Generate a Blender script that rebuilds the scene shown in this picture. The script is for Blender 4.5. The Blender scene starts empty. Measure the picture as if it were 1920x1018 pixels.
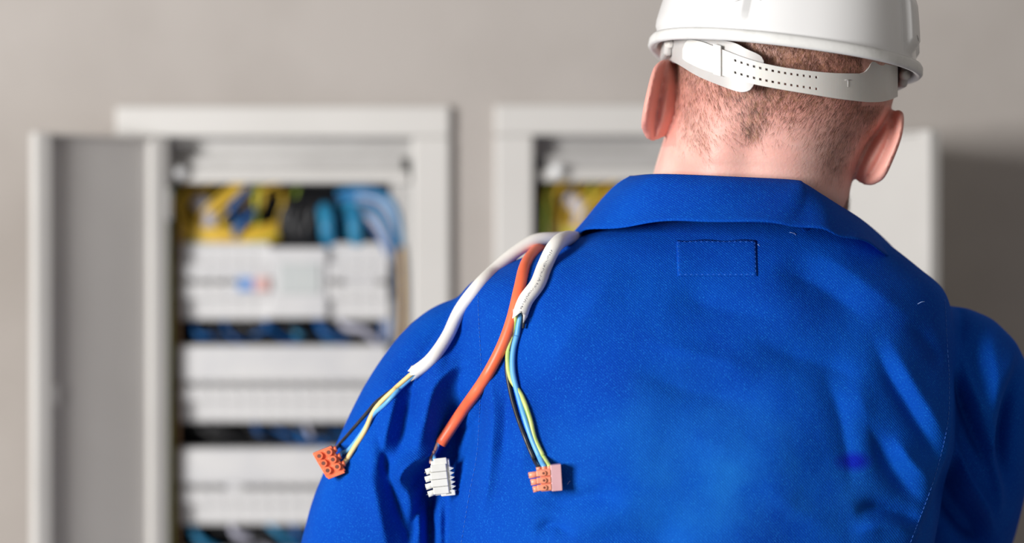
import bpy, bmesh, math, random
import numpy as np
from mathutils import Vector, Matrix
from mathutils.bvhtree import BVHTree

random.seed(7); rng = np.random.default_rng(7)
scene = bpy.context.scene
C = scene.collection

# ------------------------------------------------------------------ camera
F = 4533.0                 # focal length in pixels of a 1920 wide frame (85 mm on 36 mm)
ZC = 1.47                  # lens height
YW = 2.94                  # distance of the rear wall
cd = bpy.data.cameras.new('camera'); cam = bpy.data.objects.new('camera', cd); C.objects.link(cam)
cam.location = (0, 0, ZC); cam.rotation_euler = (math.pi/2, 0, 0)
cd.sensor_width = 36; cd.lens = 85; cd.clip_start = .05
cd.dof.use_dof = True; cd.dof.focus_distance = 1.945; cd.dof.aperture_fstop = 2.3
scene.camera = cam

# ------------------------------------------------------------------ light
w = bpy.data.worlds.new('world'); scene.world = w; w.use_nodes = True
w.node_tree.nodes['Background'].inputs[0].default_value = (1.0, .94, .88, 1)
w.node_tree.nodes['Background'].inputs[1].default_value = .25
ld = bpy.data.lights.new('window_light', 'AREA'); lo = bpy.data.objects.new('window_light', ld); C.objects.link(lo)
ld.shape = 'RECTANGLE'; ld.size = .9; ld.size_y = 1.0; ld.energy = 128; ld.color = (1, .985, .96)
lo.location = (-2.1, 0, 1.66)
lo.rotation_euler = (Vector((.05, 2.5, 1.5)) - lo.location).to_track_quat('-Z', 'Y').to_euler()
vs = scene.view_settings
vs.view_transform = 'Standard'; vs.look = 'None'; vs.gamma = 1; vs.use_curve_mapping = False; vs.exposure = 0.0

# ------------------------------------------------------------------ helpers
def P(px, py, Y): return Vector(((px-960)*Y/F, Y, ZC-(py-509)*Y/F))
def link(o, parent=None):
    C.objects.link(o)
    if parent is not None: o.parent = parent
    return o
def tag(o, label=None, cat=None, group=None, kind=None):
    if label: o['label'] = label
    if cat: o['category'] = cat
    if group: o['group'] = group
    if kind: o['kind'] = kind
    return o
def empty(name, loc=(0, 0, 0)):
    o = bpy.data.objects.new(name, None); o.location = loc; o.empty_display_size = .05
    return link(o)
def keep(o, parent):              # parent while the world placement stays
    o.parent = parent; o.matrix_parent_inverse = Matrix.Translation(parent.location).inverted() if parent else Matrix()
    return o
def mesh(name, V, Fc, mat, parent=None, smooth=True, root=None):
    me = bpy.data.meshes.new(name); me.from_pydata([tuple(v) for v in V], [], [tuple(f) for f in Fc]); me.update()
    if smooth: me.polygons.foreach_set('use_smooth', [True]*len(me.polygons))
    if mat: me.materials.append(mat)
    o = bpy.data.objects.new(name, me); link(o)
    if parent is not None: put(o, parent)
    return o
def world_loc(p):
    v = Vector(p.location)
    # parents of meshes built in world coordinates sit at an offset: undo it all along the chain
    return v
def put(o, parent):
    """child whose vertices are in world coordinates: cancel the offset of the root Empty"""
    o.parent = parent
    top = parent
    while top.parent: top = top.parent
    if parent == top: o.location = Vector(o.location) - top.location
    return o
def fixn(o):
    bm = bmesh.new(); bm.from_mesh(o.data); bmesh.ops.recalc_face_normals(bm, faces=bm.faces); bm.to_mesh(o.data); bm.free(); return o
def box(V, Fc, x0, x1, y0, y1, z0, z1):
    n = len(V)
    V += [(x0,y0,z0),(x1,y0,z0),(x1,y1,z0),(x0,y1,z0),(x0,y0,z1),(x1,y0,z1),(x1,y1,z1),(x0,y1,z1)]
    Fc += [(n,n+3,n+2,n+1),(n+4,n+5,n+6,n+7),(n,n+1,n+5,n+4),(n+1,n+2,n+6,n+5),(n+2,n+3,n+7,n+6),(n+3,n,n+4,n+7)]
def boxo(name, b, mat, parent=None, bevel=0, seg=2):
    V, Fc = [], []; box(V, Fc, *b)
    o = mesh(name, V, Fc, mat, parent, smooth=False)
    if bevel:
        m = o.modifiers.new('b', 'BEVEL'); m.width = bevel; m.segments = seg; m.limit_method = 'ANGLE'
    return o
def catmull(pts, n):
    p = np.array(pts, float); p = np.vstack([2*p[0]-p[1], p, 2*p[-1]-p[-2]])
    out = []
    for i in range(1, len(p)-2):
        for t in np.linspace(0, 1, n, endpoint=False):
            a, b, c, d = p[i-1:i+3]
            out.append(.5*((2*b)+(-a+c)*t+(2*a-5*b+4*c-d)*t*t+(-a+3*b-3*c+d)*t**3))
    out.append(p[-2]); return np.array(out)
def tube_geo(pts, r, sides=8, caps=True, flat=1.0, up=Vector((0, -1, 0))):
    """r a number or one per point; flat squashes the section along 'up'"""
    pts = [Vector(p) for p in pts]; n = len(pts); V = []; Fc = []
    rr = [r]*n if not hasattr(r, '__len__') else r
    for i, p in enumerate(pts):
        t = (pts[min(i+1, n-1)]-pts[max(i-1, 0)])
        t = t.normalized() if t.length > 1e-9 else Vector((0, 0, 1))
        if i == 0:
            ref = up - t*up.dot(t)
            if ref.length < .15: ref = Vector((1, .3, .2)) - t*Vector((1, .3, .2)).dot(t)
            u = ref.normalized()
        else:
            u = (u - t*u.dot(t)).normalized()
        v = t.cross(u)
        for k in range(sides):
            a = 2*math.pi*k/sides
            V.append(p+(u*math.cos(a)*flat+v*math.sin(a))*rr[i])
    for i in range(n-1):
        for k in range(sides):
            a = i*sides+k; b = i*sides+(k+1) % sides
            Fc.append((a, b, b+sides, a+sides))
    if caps:
        Fc.append(tuple(range(sides))[::-1]); Fc.append(tuple((n-1)*sides+k for k in range(sides)))
    return V, Fc
def tube(name, pts, r, mat, parent=None, sides=8, **k):
    V, Fc = tube_geo(pts, r, sides, **k); return mesh(name, V, Fc, mat, parent)
def loft_geo(rings, caps=True):
    m = len(rings[0]); V = [tuple(p) for r in rings for p in r]; Fc = []
    for i in range(len(rings)-1):
        for k in range(m):
            a = i*m+k; b = i*m+(k+1) % m
            Fc.append((a, b, b+m, a+m))
    if caps:
        Fc.append(tuple(range(m))[::-1]); Fc.append(tuple((len(rings)-1)*m+k for k in range(m)))
    return V, Fc
def interp_rows(rows, n):
    """rows (key, ...) resampled smoothly (catmull) to n*len rows"""
    return catmull(rows, n)

# ------------------------------------------------------------------ materials
def mat(name, col, rough=.5, metal=0, col2=None, nscale=30, ncon=(.35, .65), bump=0, bscale=200, spec=.5, sss=0, trans=0, sheen=0, coat=0):
    m = bpy.data.materials.new(name); m.use_nodes = True; nt = m.node_tree; b = nt.nodes['Principled BSDF']
    b.inputs['Base Color'].default_value = (*col, 1); b.inputs['Roughness'].default_value = rough
    b.inputs['Metallic'].default_value = metal; b.inputs['Specular IOR Level'].default_value = spec
    if sheen: b.inputs['Sheen Weight'].default_value = sheen
    if coat: b.inputs['Coat Weight'].default_value = coat
    if trans: b.inputs['Transmission Weight'].default_value = trans
    if sss:
        b.inputs['Subsurface Weight'].default_value = sss; b.inputs['Subsurface Radius'].default_value = (.004, .0015, .001); b.inputs['Subsurface Scale'].default_value = 1
    tc = nt.nodes.new('ShaderNodeTexCoord')
    if col2:
        n = nt.nodes.new('ShaderNodeTexNoise'); n.inputs['Scale'].default_value = nscale; n.inputs['Detail'].default_value = 6
        r = nt.nodes.new('ShaderNodeValToRGB'); r.color_ramp.elements[0].position = ncon[0]; r.color_ramp.elements[1].position = ncon[1]
        r.color_ramp.elements[0].color = (*col, 1); r.color_ramp.elements[1].color = (*col2, 1)
        nt.links.new(tc.outputs['Object'], n.inputs['Vector']); nt.links.new(n.outputs['Fac'], r.inputs['Fac']); nt.links.new(r.outputs['Color'], b.inputs['Base Color'])
    if bump:
        n2 = nt.nodes.new('ShaderNodeTexNoise'); n2.inputs['Scale'].default_value = bscale; n2.inputs['Detail'].default_value = 4
        bp = nt.nodes.new('ShaderNodeBump'); bp.inputs['Strength'].default_value = bump; bp.inputs['Distance'].default_value = .002
        nt.links.new(tc.outputs['Object'], n2.inputs['Vector']); nt.links.new(n2.outputs['Fac'], bp.inputs['Height']); nt.links.new(bp.outputs['Normal'], b.inputs['Normal'])
    return m
M = {}
M['plaster'] = mat('plaster', (.36, .325, .30), .9, col2=(.47, .435, .41), nscale=2.2, bump=.25, bscale=60)
M['floor'] = mat('concrete', (.25, .24, .23), .8, col2=(.33, .32, .30), nscale=4, bump=.2)
M['enamel'] = mat('white_enamel', (.62, .605, .585), .45, col2=(.66, .645, .625), nscale=6)
M['enamel_shaded'] = mat('shaded_enamel', (.47, .45, .435), .5, col2=(.52, .50, .485), nscale=5)  # enamel darkened: the shade on the left door's inner face is in the colour
M['steel'] = mat('zinc_steel', (.45, .44, .43), .45, metal=.3, col2=(.52, .51, .5), nscale=14)
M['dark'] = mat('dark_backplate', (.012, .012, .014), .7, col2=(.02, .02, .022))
M['breaker'] = mat('breaker_plastic', (.58, .58, .60), .45, col2=(.65, .645, .65), nscale=20)
M['meter'] = mat('meter_face', (.50, .53, .54), .3, col2=(.55, .58, .58), nscale=20)
M['toggle'] = mat('toggle_grey', (.20, .195, .19), .5, col2=(.26, .25, .24))
M['toggle_blue'] = mat('toggle_blue', (.13, .27, .58), .4, col2=(.16, .30, .6))
M['toggle_red'] = mat('toggle_red', (.60, .36, .34), .4, col2=(.64, .4, .38))
M['w_yellow'] = mat('yellow_insulation', (.66, .42, .035), .45, col2=(.74, .50, .05), nscale=40)
M['w_green'] = mat('green_yellow_insulation', (.42, .45, .05), .45, col2=(.30, .42, .06), nscale=60)
M['w_blue'] = mat('blue_insulation', (.006, .07, .25), .4, col2=(.01, .12, .36), nscale=40)
M['w_teal'] = mat('light_blue_insulation', (.02, .20, .40), .4, col2=(.03, .26, .46), nscale=40)
M['w_black'] = mat('black_insulation', (.008, .008, .01), .45, col2=(.014, .014, .016), nscale=40)
M['w_brown'] = mat('brown_insulation', (.42, .25, .12), .45, col2=(.5, .3, .15), nscale=40)
M['w_lilac'] = mat('lilac_insulation', (.45, .45, .55), .45, col2=(.5, .5, .6), nscale=40)
M['screw_glint'] = mat('glint_white_screw', (.93, .94, .96), .2, col2=(.95, .96, .97), nscale=50, spec=.8)  # highlight on the screw head painted as a near-white, non-metal colour
# cables over the shoulder
M['sheath'] = mat('white_sheath', (.80, .78, .74), .45, col2=(.84, .82, .78), nscale=60, bump=.05)
M['orange'] = mat('orange_sheath', (.92, .15, .06), .42, col2=(.95, .18, .08), nscale=40)
M['c_cream'] = mat('cream_yellow_wire', (.82, .60, .24), .4, col2=(.86, .66, .30), nscale=50)
M['c_green'] = mat('yellow_green_wire', (.62, .66, .22), .4, col2=(.42, .60, .16), nscale=90)
M['c_blue'] = mat('sky_blue_wire', (.10, .38, .78), .4, col2=(.14, .44, .82), nscale=50)
M['c_black'] = mat('black_wire', (.014, .014, .018), .35, col2=(.03, .03, .034), nscale=60)
M['c_pink'] = mat('pinkish_brown_wire', (.45, .25, .22), .4, col2=(.5, .3, .26), nscale=60)
M['t_orange'] = mat('orange_terminal_plastic', (.88, .17, .07), .35, col2=(.92, .22, .10), nscale=90, spec=.6)
M['t_salmon'] = mat('salmon_terminal_plastic', (.86, .30, .18), .35, col2=(.88, .36, .24), nscale=90)
M['t_pink'] = mat('milky_pink_plastic', (.62, .36, .40), .4, col2=(.66, .40, .44), nscale=70)
M['t_white'] = mat('white_terminal_plastic', (.70, .70, .66), .4, col2=(.76, .76, .72), nscale=90)
M['screw'] = mat('dark_screw', (.16, .05, .035), .5, metal=.2, col2=(.2, .07, .05))
M['screw_grey'] = mat('grey_screw', (.33, .33, .31), .5, metal=.4, col2=(.4, .4, .38))
M['ink'] = mat('grey_ink', (.20, .20, .22), .6, col2=(.36, .36, .38), nscale=300)
# hat
M['hat'] = mat('white_helmet_plastic', (.81, .81, .82), .26, col2=(.84, .84, .845), nscale=8, bump=.03, bscale=40, coat=.2)
M['rim'] = mat('helmet_rim_plastic', (.80, .80, .79), .4, col2=(.68, .68, .665), nscale=70, ncon=(.5, .78), bump=.05, bscale=300)
M['nylon'] = mat('milky_nylon_strap', (.70, .68, .65), .38, col2=(.75, .73, .70), nscale=40, sss=.15)
M['nylon2'] = mat('milky_nylon_understrap', (.50, .48, .47), .42, col2=(.55, .53, .52), nscale=40, sss=.15)
M['scuff'] = mat('grey_scuff', (.30, .29, .28), .7, col2=(.45, .44, .43), nscale=400)
M['thread'] = mat('blue_thread', (.02, .13, .60), .6, col2=(.05, .20, .68), nscale=300)
M['thread2'] = mat('pale_thread', (.25, .38, .75), .6, col2=(.32, .45, .8), nscale=300)
M['hair'] = mat('brown_hair', (.10, .04, .02), .5, col2=(.40, .21, .11), nscale=180, ncon=(.42, .66))
M['trousers'] = mat('blue_trouser_cloth', (.004, .05, .30), .8, col2=(.006, .06, .34))
M['boot'] = mat('black_boot_leather', (.02, .018, .016), .5, col2=(.03, .028, .025))

def fabric():
    m = bpy.data.materials.new('royal_blue_twill'); m.use_nodes = True; nt = m.node_tree; b = nt.nodes['Principled BSDF']; L = nt.links.new
    b.inputs['Roughness'].default_value = .85; b.inputs['Specular IOR Level'].default_value = .08
    pass
    tc = nt.nodes.new('ShaderNodeTexCoord')
    n = nt.nodes.new('ShaderNodeTexNoise'); n.inputs['Scale'].default_value = 9; n.inputs['Detail'].default_value = 5
    r = nt.nodes.new('ShaderNodeValToRGB'); r.color_ramp.elements[0].position = .3; r.color_ramp.elements[1].position = .72
    r.color_ramp.elements[0].color = (.0005, .043, .36, 1); r.color_ramp.elements[1].color = (.001, .082, .49, 1)
    L(tc.outputs['Object'], n.inputs['Vector']); L(n.outputs['Fac'], r.inputs['Fac'])
    # fine light flecks of the weave
    f = nt.nodes.new('ShaderNodeTexNoise'); f.inputs['Scale'].default_value = 900; f.inputs['Detail'].default_value = 2
    fr = nt.nodes.new('ShaderNodeMapRange'); fr.inputs[1].default_value = .55; fr.inputs[2].default_value = .8; fr.inputs[3].default_value = 0; fr.inputs[4].default_value = .7
    L(tc.outputs['Object'], f.inputs['Vector']); L(f.outputs['Fac'], fr.inputs[0])
    mx = nt.nodes.new('ShaderNodeMix'); mx.data_type = 'RGBA'; mx.inputs[7].default_value = (.012, .19, .66, 1)
    L(fr.outputs[0], mx.inputs[0]); L(r.outputs['Color'], mx.inputs[6])
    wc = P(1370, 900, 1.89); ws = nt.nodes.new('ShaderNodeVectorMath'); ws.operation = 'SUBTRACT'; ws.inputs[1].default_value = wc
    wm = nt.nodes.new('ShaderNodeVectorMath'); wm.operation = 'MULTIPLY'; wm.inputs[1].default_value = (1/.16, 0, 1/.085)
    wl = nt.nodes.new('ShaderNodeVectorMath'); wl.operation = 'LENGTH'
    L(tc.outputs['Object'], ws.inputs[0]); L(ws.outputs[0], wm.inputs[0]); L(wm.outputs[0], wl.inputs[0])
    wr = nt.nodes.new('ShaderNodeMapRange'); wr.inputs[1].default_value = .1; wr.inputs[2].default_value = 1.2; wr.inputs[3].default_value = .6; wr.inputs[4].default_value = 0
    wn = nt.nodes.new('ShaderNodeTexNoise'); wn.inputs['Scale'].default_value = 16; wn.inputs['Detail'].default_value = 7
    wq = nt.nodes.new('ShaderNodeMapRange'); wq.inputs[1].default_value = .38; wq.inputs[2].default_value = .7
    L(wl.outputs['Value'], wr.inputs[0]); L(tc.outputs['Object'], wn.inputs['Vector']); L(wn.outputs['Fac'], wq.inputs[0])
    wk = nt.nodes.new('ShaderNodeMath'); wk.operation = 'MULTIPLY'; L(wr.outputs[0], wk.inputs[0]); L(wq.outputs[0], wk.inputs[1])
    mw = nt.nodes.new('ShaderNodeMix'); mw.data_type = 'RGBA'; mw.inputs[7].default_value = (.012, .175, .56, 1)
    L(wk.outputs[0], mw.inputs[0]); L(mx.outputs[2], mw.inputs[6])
    # ink stain on the lower right of the back
    c = P(1602, 866, 1.9); sub = nt.nodes.new('ShaderNodeVectorMath'); sub.operation = 'SUBTRACT'; sub.inputs[1].default_value = c
    sc = nt.nodes.new('ShaderNodeVectorMath'); sc.operation = 'MULTIPLY'; sc.inputs[1].default_value = (1/.017, 0, 1/.009)
    ln = nt.nodes.new('ShaderNodeVectorMath'); ln.operation = 'LENGTH'
    L(tc.outputs['Object'], sub.inputs[0]); L(sub.outputs[0], sc.inputs[0]); L(sc.outputs[0], ln.inputs[0])
    sr = nt.nodes.new('ShaderNodeMapRange'); sr.inputs[1].default_value = .35; sr.inputs[2].default_value = 1.1; sr.inputs[3].default_value = .85; sr.inputs[4].default_value = 0
    L(ln.outputs['Value'], sr.inputs[0])
    mx2 = nt.nodes.new('ShaderNodeMix'); mx2.data_type = 'RGBA'; mx2.inputs[7].default_value = (.004, .006, .40, 1)
    L(sr.outputs[0], mx2.inputs[0]); L(mw.outputs[2], mx2.inputs[6]); L(mx2.outputs[2], b.inputs['Base Color'])
    # twill ribs
    wv = nt.nodes.new('ShaderNodeTexWave'); wv.wave_type = 'BANDS'; wv.bands_direction = 'DIAGONAL'; wv.inputs['Scale'].default_value = 260; wv.inputs['Distortion'].default_value = 2.5; wv.inputs['Detail'].default_value = 2; wv.inputs['Detail Scale'].default_value = 3
    mp = nt.nodes.new('ShaderNodeMapping'); mp.inputs['Scale'].default_value = (1, .2, 1)
    L(tc.outputs['Object'], mp.inputs['Vector']); L(mp.outputs[0], wv.inputs['Vector'])
    bp = nt.nodes.new('ShaderNodeBump'); bp.inputs['Strength'].default_value = .4; bp.inputs['Distance'].default_value = .0006
    n2 = nt.nodes.new('ShaderNodeTexNoise'); n2.inputs['Scale'].default_value = 70; n2.inputs['Detail'].default_value = 5
    bp2 = nt.nodes.new('ShaderNodeBump'); bp2.inputs['Strength'].default_value = .35; bp2.inputs['Distance'].default_value = .002
    L(tc.outputs['Object'], n2.inputs['Vector']); L(n2.outputs['Fac'], bp2.inputs['Height'])
    L(wv.outputs['Fac'], bp.inputs['Height']); L(bp2.outputs['Normal'], bp.inputs['Normal']); L(bp.outputs['Normal'], b.inputs['Normal'])
    return m
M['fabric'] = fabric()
def skin():
    m = bpy.data.materials.new('skin'); m.use_nodes = True; nt = m.node_tree; b = nt.nodes['Principled BSDF']; L = nt.links.new
    b.inputs['Roughness'].default_value = .48; b.inputs['Specular IOR Level'].default_value = .4
    b.inputs['Subsurface Weight'].default_value = .25; b.inputs['Subsurface Radius'].default_value = (.006, .002, .001); b.inputs['Subsurface Scale'].default_value = 1
    tc = nt.nodes.new('ShaderNodeTexCoord')
    n = nt.nodes.new('ShaderNodeTexNoise'); n.inputs['Scale'].default_value = 22; n.inputs['Detail'].default_value = 6
    r = nt.nodes.new('ShaderNodeValToRGB'); r.color_ramp.elements[0].position = .34; r.color_ramp.elements[1].position = .66
    r.color_ramp.elements[0].color = (.79, .40, .34, 1); r.color_ramp.elements[1].color = (.89, .56, .485, 1)
    L(tc.outputs['Object'], n.inputs['Vector']); L(n.outputs['Fac'], r.inputs['Fac'])
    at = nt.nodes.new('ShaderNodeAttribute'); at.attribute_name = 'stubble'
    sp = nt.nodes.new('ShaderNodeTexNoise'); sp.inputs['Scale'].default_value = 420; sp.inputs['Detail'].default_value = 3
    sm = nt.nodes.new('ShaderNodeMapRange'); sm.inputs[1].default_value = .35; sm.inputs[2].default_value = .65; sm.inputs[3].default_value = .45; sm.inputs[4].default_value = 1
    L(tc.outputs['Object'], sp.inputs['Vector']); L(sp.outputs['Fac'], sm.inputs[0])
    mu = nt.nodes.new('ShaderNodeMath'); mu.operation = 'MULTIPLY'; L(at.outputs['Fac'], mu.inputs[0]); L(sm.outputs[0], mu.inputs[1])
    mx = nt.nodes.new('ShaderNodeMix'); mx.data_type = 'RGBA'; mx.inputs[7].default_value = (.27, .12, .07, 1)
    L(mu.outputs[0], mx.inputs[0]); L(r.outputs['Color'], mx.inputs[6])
    at2 = nt.nodes.new('ShaderNodeAttribute'); at2.attribute_name = 'flush'
    mx2 = nt.nodes.new('ShaderNodeMix'); mx2.data_type = 'RGBA'; mx2.inputs[7].default_value = (.72, .27, .22, 1)
    L(at2.outputs['Fac'], mx2.inputs[0]); L(mx.outputs[2], mx2.inputs[6]); L(mx2.outputs[2], b.inputs['Base Color'])
    n2 = nt.nodes.new('ShaderNodeTexNoise'); n2.inputs['Scale'].default_value = 380; n2.inputs['Detail'].default_value = 4
    bp = nt.nodes.new('ShaderNodeBump'); bp.inputs['Strength'].default_value = .3; bp.inputs['Distance'].default_value = .001
    L(tc.outputs['Object'], n2.inputs['Vector']); L(n2.outputs['Fac'], bp.inputs['Height']); L(bp.outputs['Normal'], b.inputs['Normal'])
    return m
M['skin'] = skin()

# ------------------------------------------------------------------ the room
def wx(px): return (px-960)*YW/F
def wz(py): return ZC-(py-509)*YW/F
CAB = [(220, 845, 200, 1500), (928, 1553, 197, 1497)]        # outer frames of the two cabinets
holes = [(wx(a+40), wx(b-40), wz(d-40), wz(c+40)) for a, b, c, d in CAB]
V, Fc = [], []
xs = [-3.2, holes[0][0], holes[0][1], holes[1][0], holes[1][1], 3.2]
zs = [0, min(holes[0][2], holes[1][2]), max(holes[0][3], holes[1][3]), 2.8]
for i in range(5):
    for j in range(3):
        if j == 1 and i in (1, 3): continue
        n = len(V); V += [(xs[i], YW, zs[j]), (xs[i+1], YW, zs[j]), (xs[i+1], YW, zs[j+1]), (xs[i], YW, zs[j+1])]; Fc.append((n, n+1, n+2, n+3))
wall = tag(mesh('wall_back', V, Fc, M['plaster'], smooth=False), 'mottled grey beige plaster wall behind the cabinets', kind='structure')
V, Fc = [], []; box(V, Fc, -3.2, 3.2, -1.5, YW+.2, -.1, 0)
tag(mesh('floor', V, Fc, M['floor'], smooth=False), 'grey concrete floor', kind='structure')

# ------------------------------------------------------------------ cabinets
def breaker_mesh(wd, h, name='breaker'):
    """DIN rail module: stepped profile, raised nose in the middle; local origin at its front centre"""
    hw = wd/2-.0004
    prof = [(.05, -h/2), (.012, -h/2), (.010, -h/2+.003), (.010, -.0225), (.001, -.0215), (0, -.019), (0, -.004), (.006, -.003), (.006, .003), (0, .004), (0, .019), (.001, .0215), (.010, .0225), (.010, h/2-.003), (.012, h/2), (.05, h/2)]
    V = [(-hw, y, z) for y, z in prof]+[(hw, y, z) for y, z in prof]; n = len(prof)
    Fc = [(i, i+1, n+i+1, n+i) for i in range(n-1)]+[(n-1, 0, n, 2*n-1), tuple(range(n))[::-1], tuple(range(n, 2*n))]
    me = bpy.data.meshes.new(name); me.from_pydata(V, [], Fc); me.update()
    return me
def toggle_mesh():
    V, Fc = [], []; box(V, Fc, -.0045, .0045, -.006, .006, -.0035, .0015)
    me = bpy.data.meshes.new('toggle'); me.from_pydata(V, [], Fc); me.update(); return me
BH = 145*YW/F
bk_me = breaker_mesh(28*YW/F, BH); bk_me.materials.append(M['breaker'])
tg_me = {}
for k in ('toggle', 'toggle_blue', 'toggle_red'):
    tg_me[k] = toggle_mesh(); tg_me[k].materials.append(M[k])

def cabinet(idx, label, doorside):
    a, b, c, d = CAB[idx]
    X0, X1, Z1, Z0 = wx(a), wx(b), wz(c), wz(d)
    root = empty('distribution_cabinet', ((X0+X1)/2, YW, Z0)); tag(root, label, 'cabinet', 'electrical cabinets on the wall')
    px = YW/F
    def Q(n, bb, m, bev=0, par=root): return boxo(n, bb, M[m], par, bev)
    yf = YW-.016                                   # face of the surround
    Q('frame_bar', (X0, X1, yf, YW+.004, Z1-58*px, Z1), 'enamel', .004)
    Q('frame_bar', (X0, X1, yf, YW+.004, Z0, Z0+58*px), 'enamel', .004)
    Q('frame_bar', (X0, X0+72*px, yf, YW+.004, Z0+58*px, Z1-58*px), 'enamel', .004)
    Q('frame_bar', (X1-72*px, X1, yf, YW+.004, Z0+58*px, Z1-58*px), 'enamel', .004)
    ix0, ix1, iz0, iz1 = X0+72*px, X1-72*px, Z0+58*px, Z1-58*px
    # recessed box
    V, Fc = [], []
    yb = YW+.12; e = .012
    for bb in ((ix0-e, ix0, YW, yb, iz0-e, iz1+e), (ix1, ix1+e, YW, yb, iz0-e, iz1+e), (ix0, ix1, YW, yb, iz1, iz1+e), (ix0, ix1, YW, yb, iz0-e, iz0)): box(V, Fc, *bb)
    mesh('box_side', V, Fc, M['steel'], root, smooth=False)
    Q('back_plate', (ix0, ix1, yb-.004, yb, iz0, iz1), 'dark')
    # stepped cover strip at the top of the opening
    ox = a+72
    Q('cover_strip', (ix0, ix1, YW+.030, YW+.034, wz(c+100), iz1), 'steel')
    Q('cover_strip', (ix0+.012, ix1-.012, YW+.014, YW+.032, wz(c+120), wz(c+92)), 'steel', .002)
    Q('cover_strip', (ix0+.006, ix1-.004, YW+.004, YW+.030, wz(c+142), wz(c+121)), 'enamel', .002)
    # side rails that carry the rows
    Q('side_rail', (ix1-.028, ix1-.002, YW+.02, YW+.03, iz0, wz(c+140)), 'steel')
    V, Fc = tube_geo([(wx(a+117), YW-.016+i*.003, wz(c+125)) for i in range(7)], [.001, .0055, .0075, .0088, .0096, .01, .01], 16)
    mesh('screw_knob', V, Fc, M['screw_glint'], root)
    # rows of modules
    R = random.Random(idx+3)
    for row in range(4):
        pc = c+327.5+row*193
        x0 = a+115
        if row == 0: slots = [x0+14+28*i for i in range(6)]+['meter']+[x0+14+28*i for i in range(10, 14)]
        else: slots = [x0+14+28*i for i in range(14)]
        Q('din_rail', (wx(x0-14), wx(x0+405), YW+.062, YW+.066, wz(pc+28), wz(pc-28)), 'steel')
        if row: Q('blanking_strip', (wx(x0-2), wx(x0+393), YW+.004, YW+.012, wz(pc-6), wz(pc-72)), 'breaker', .002)
        for s in slots:
            if s == 'meter':
                cx = x0+228; mt = Q('energy_meter', (wx(cx-59), wx(cx+51), YW+.004, YW+.06, wz(pc+70), wz(pc-64)), 'breaker', .003)
                Q('display', (wx(cx-40), wx(cx+38), YW+.001, YW+.006, wz(pc+24), wz(pc-34)), 'meter', .002, mt)
                continue
            o = bpy.data.objects.new('circuit_breaker', bk_me); link(o, root); o.location = Vector((wx(s), YW+.006, wz(pc)))-root.location
            if row == 0 and abs(s-(x0+126)) < 2: k = 'toggle_blue'
            elif row == 0 and abs(s-(x0+154)) < 2: k = 'toggle_red'
            else: k = 'toggle'
            if k == 'toggle' and R.random() < .12: continue
            t = bpy.data.objects.new('toggle', tg_me[k]); link(t, o)
            t.location = (0, 0, 0)
            if k != 'toggle': t.scale = (2.2, 1.4, 3.4)
    # wiring
    def wire(pts, r, m, n=6):
        p = catmull([(wx(x+a-220), YW+y, wz(z+c-200)) for x, z, y in pts], n)
        return tube('wire', p, r, M[m], root, 7)
    for i in range(26):                           # yellow fan at the upper left
        u = i/25; x = 345+u*215+R.uniform(-8, 8); y = R.uniform(.03, .075)
        if R.random() < .62 or u < .3:
            wire([(x, 335, y), (x-30-40*u, 372+R.uniform(-8, 8), y-.01), (332+u*80+R.uniform(-6, 10), 412, y-.005), (326+u*150, 448+R.uniform(-4, 6), y), (340+u*190, 470, y+.01)], R.uniform(.0022, .0034), 'w_yellow')
        else:
            wire([(x, 335, y), (x+R.uniform(-8, 8), 375, y-.012), (x-6+R.uniform(-16, 12), 420, y-.006), (x-20+R.uniform(-10, 10), 470, y+.01)], R.uniform(.002, .003), R.choice(['w_green', 'w_green', 'w_yellow']))
    for i in range(7):                            # lower swags
        z = 425+i*5; wire([(330, z-30, .04), (352, z, .03), (430, z+8+R.uniform(-4, 4), .025), (500, z+R.uniform(-6, 6), .03), (545, z-25, .05)], .003, R.choice(['w_yellow', 'w_yellow', 'w_green']))
    for x, z in ((446, 372), (455, 414)): wire([(x+18, z-22, .022), (x, z, .016), (x-16, z+22, .02), (x-6, z+50, .05)], .0052, 'w_blue')
    wire([(360, 372, .045), (388, 402, .035), (372, 440, .045)], .012, 'w_lilac')
    for i in range(14):                           # black tangle
        x = 535+R.uniform(0, 75); z = R.uniform(395, 430)
        wire([(x+40+R.uniform(-20, 60), 345, .06), (x, z-20, .03), (x-14, z+15, .025), (x+R.uniform(-10, 30), 470, .04)], R.uniform(.0035, .006), 'w_black')
    for i in range(12):                           # blue loops at the upper right
        u = i/11; z = 352+u*55; x1 = 748-u*26
        m = ['w_blue', 'w_teal', 'w_blue', 'w_lilac', 'w_blue', 'w_teal', 'w_black'][i % 7]
        wire([(600+u*40, z+12+R.uniform(-6, 6), .06), (660+R.uniform(-6, 6), z, .03), (x1-25, z+14, .022), (x1, z+65, .02), (x1+4-u*6, 520, .03), (x1+2-u*8, 640, .04)], R.uniform(.0035, .0055), m)
    for x, z in ((612, 424), (664, 424)): wire([(x-6, z-34, .03), (x, z-10, .014), (x+2, z+16, .014), (x+14, z+50, .05)], .0105, 'w_teal')
    wire([(330, 338, .03), (600, 344, .034), (742, 342, .03)], .003, 'w_black')
    for i, (x, m) in enumerate(((752, 'w_brown'), (758, 'w_black'), (744, 'w_blue'), (748, 'w_yellow'), (738, 'w_black'))):   # down the right side
        wire([(x-8, 400, .03), (x, 470, .022), (x+3, 600, .02), (x-4, 700, .02), (x, 900, .02), (x-2, 1200, .02)], .0035, m)
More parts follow.
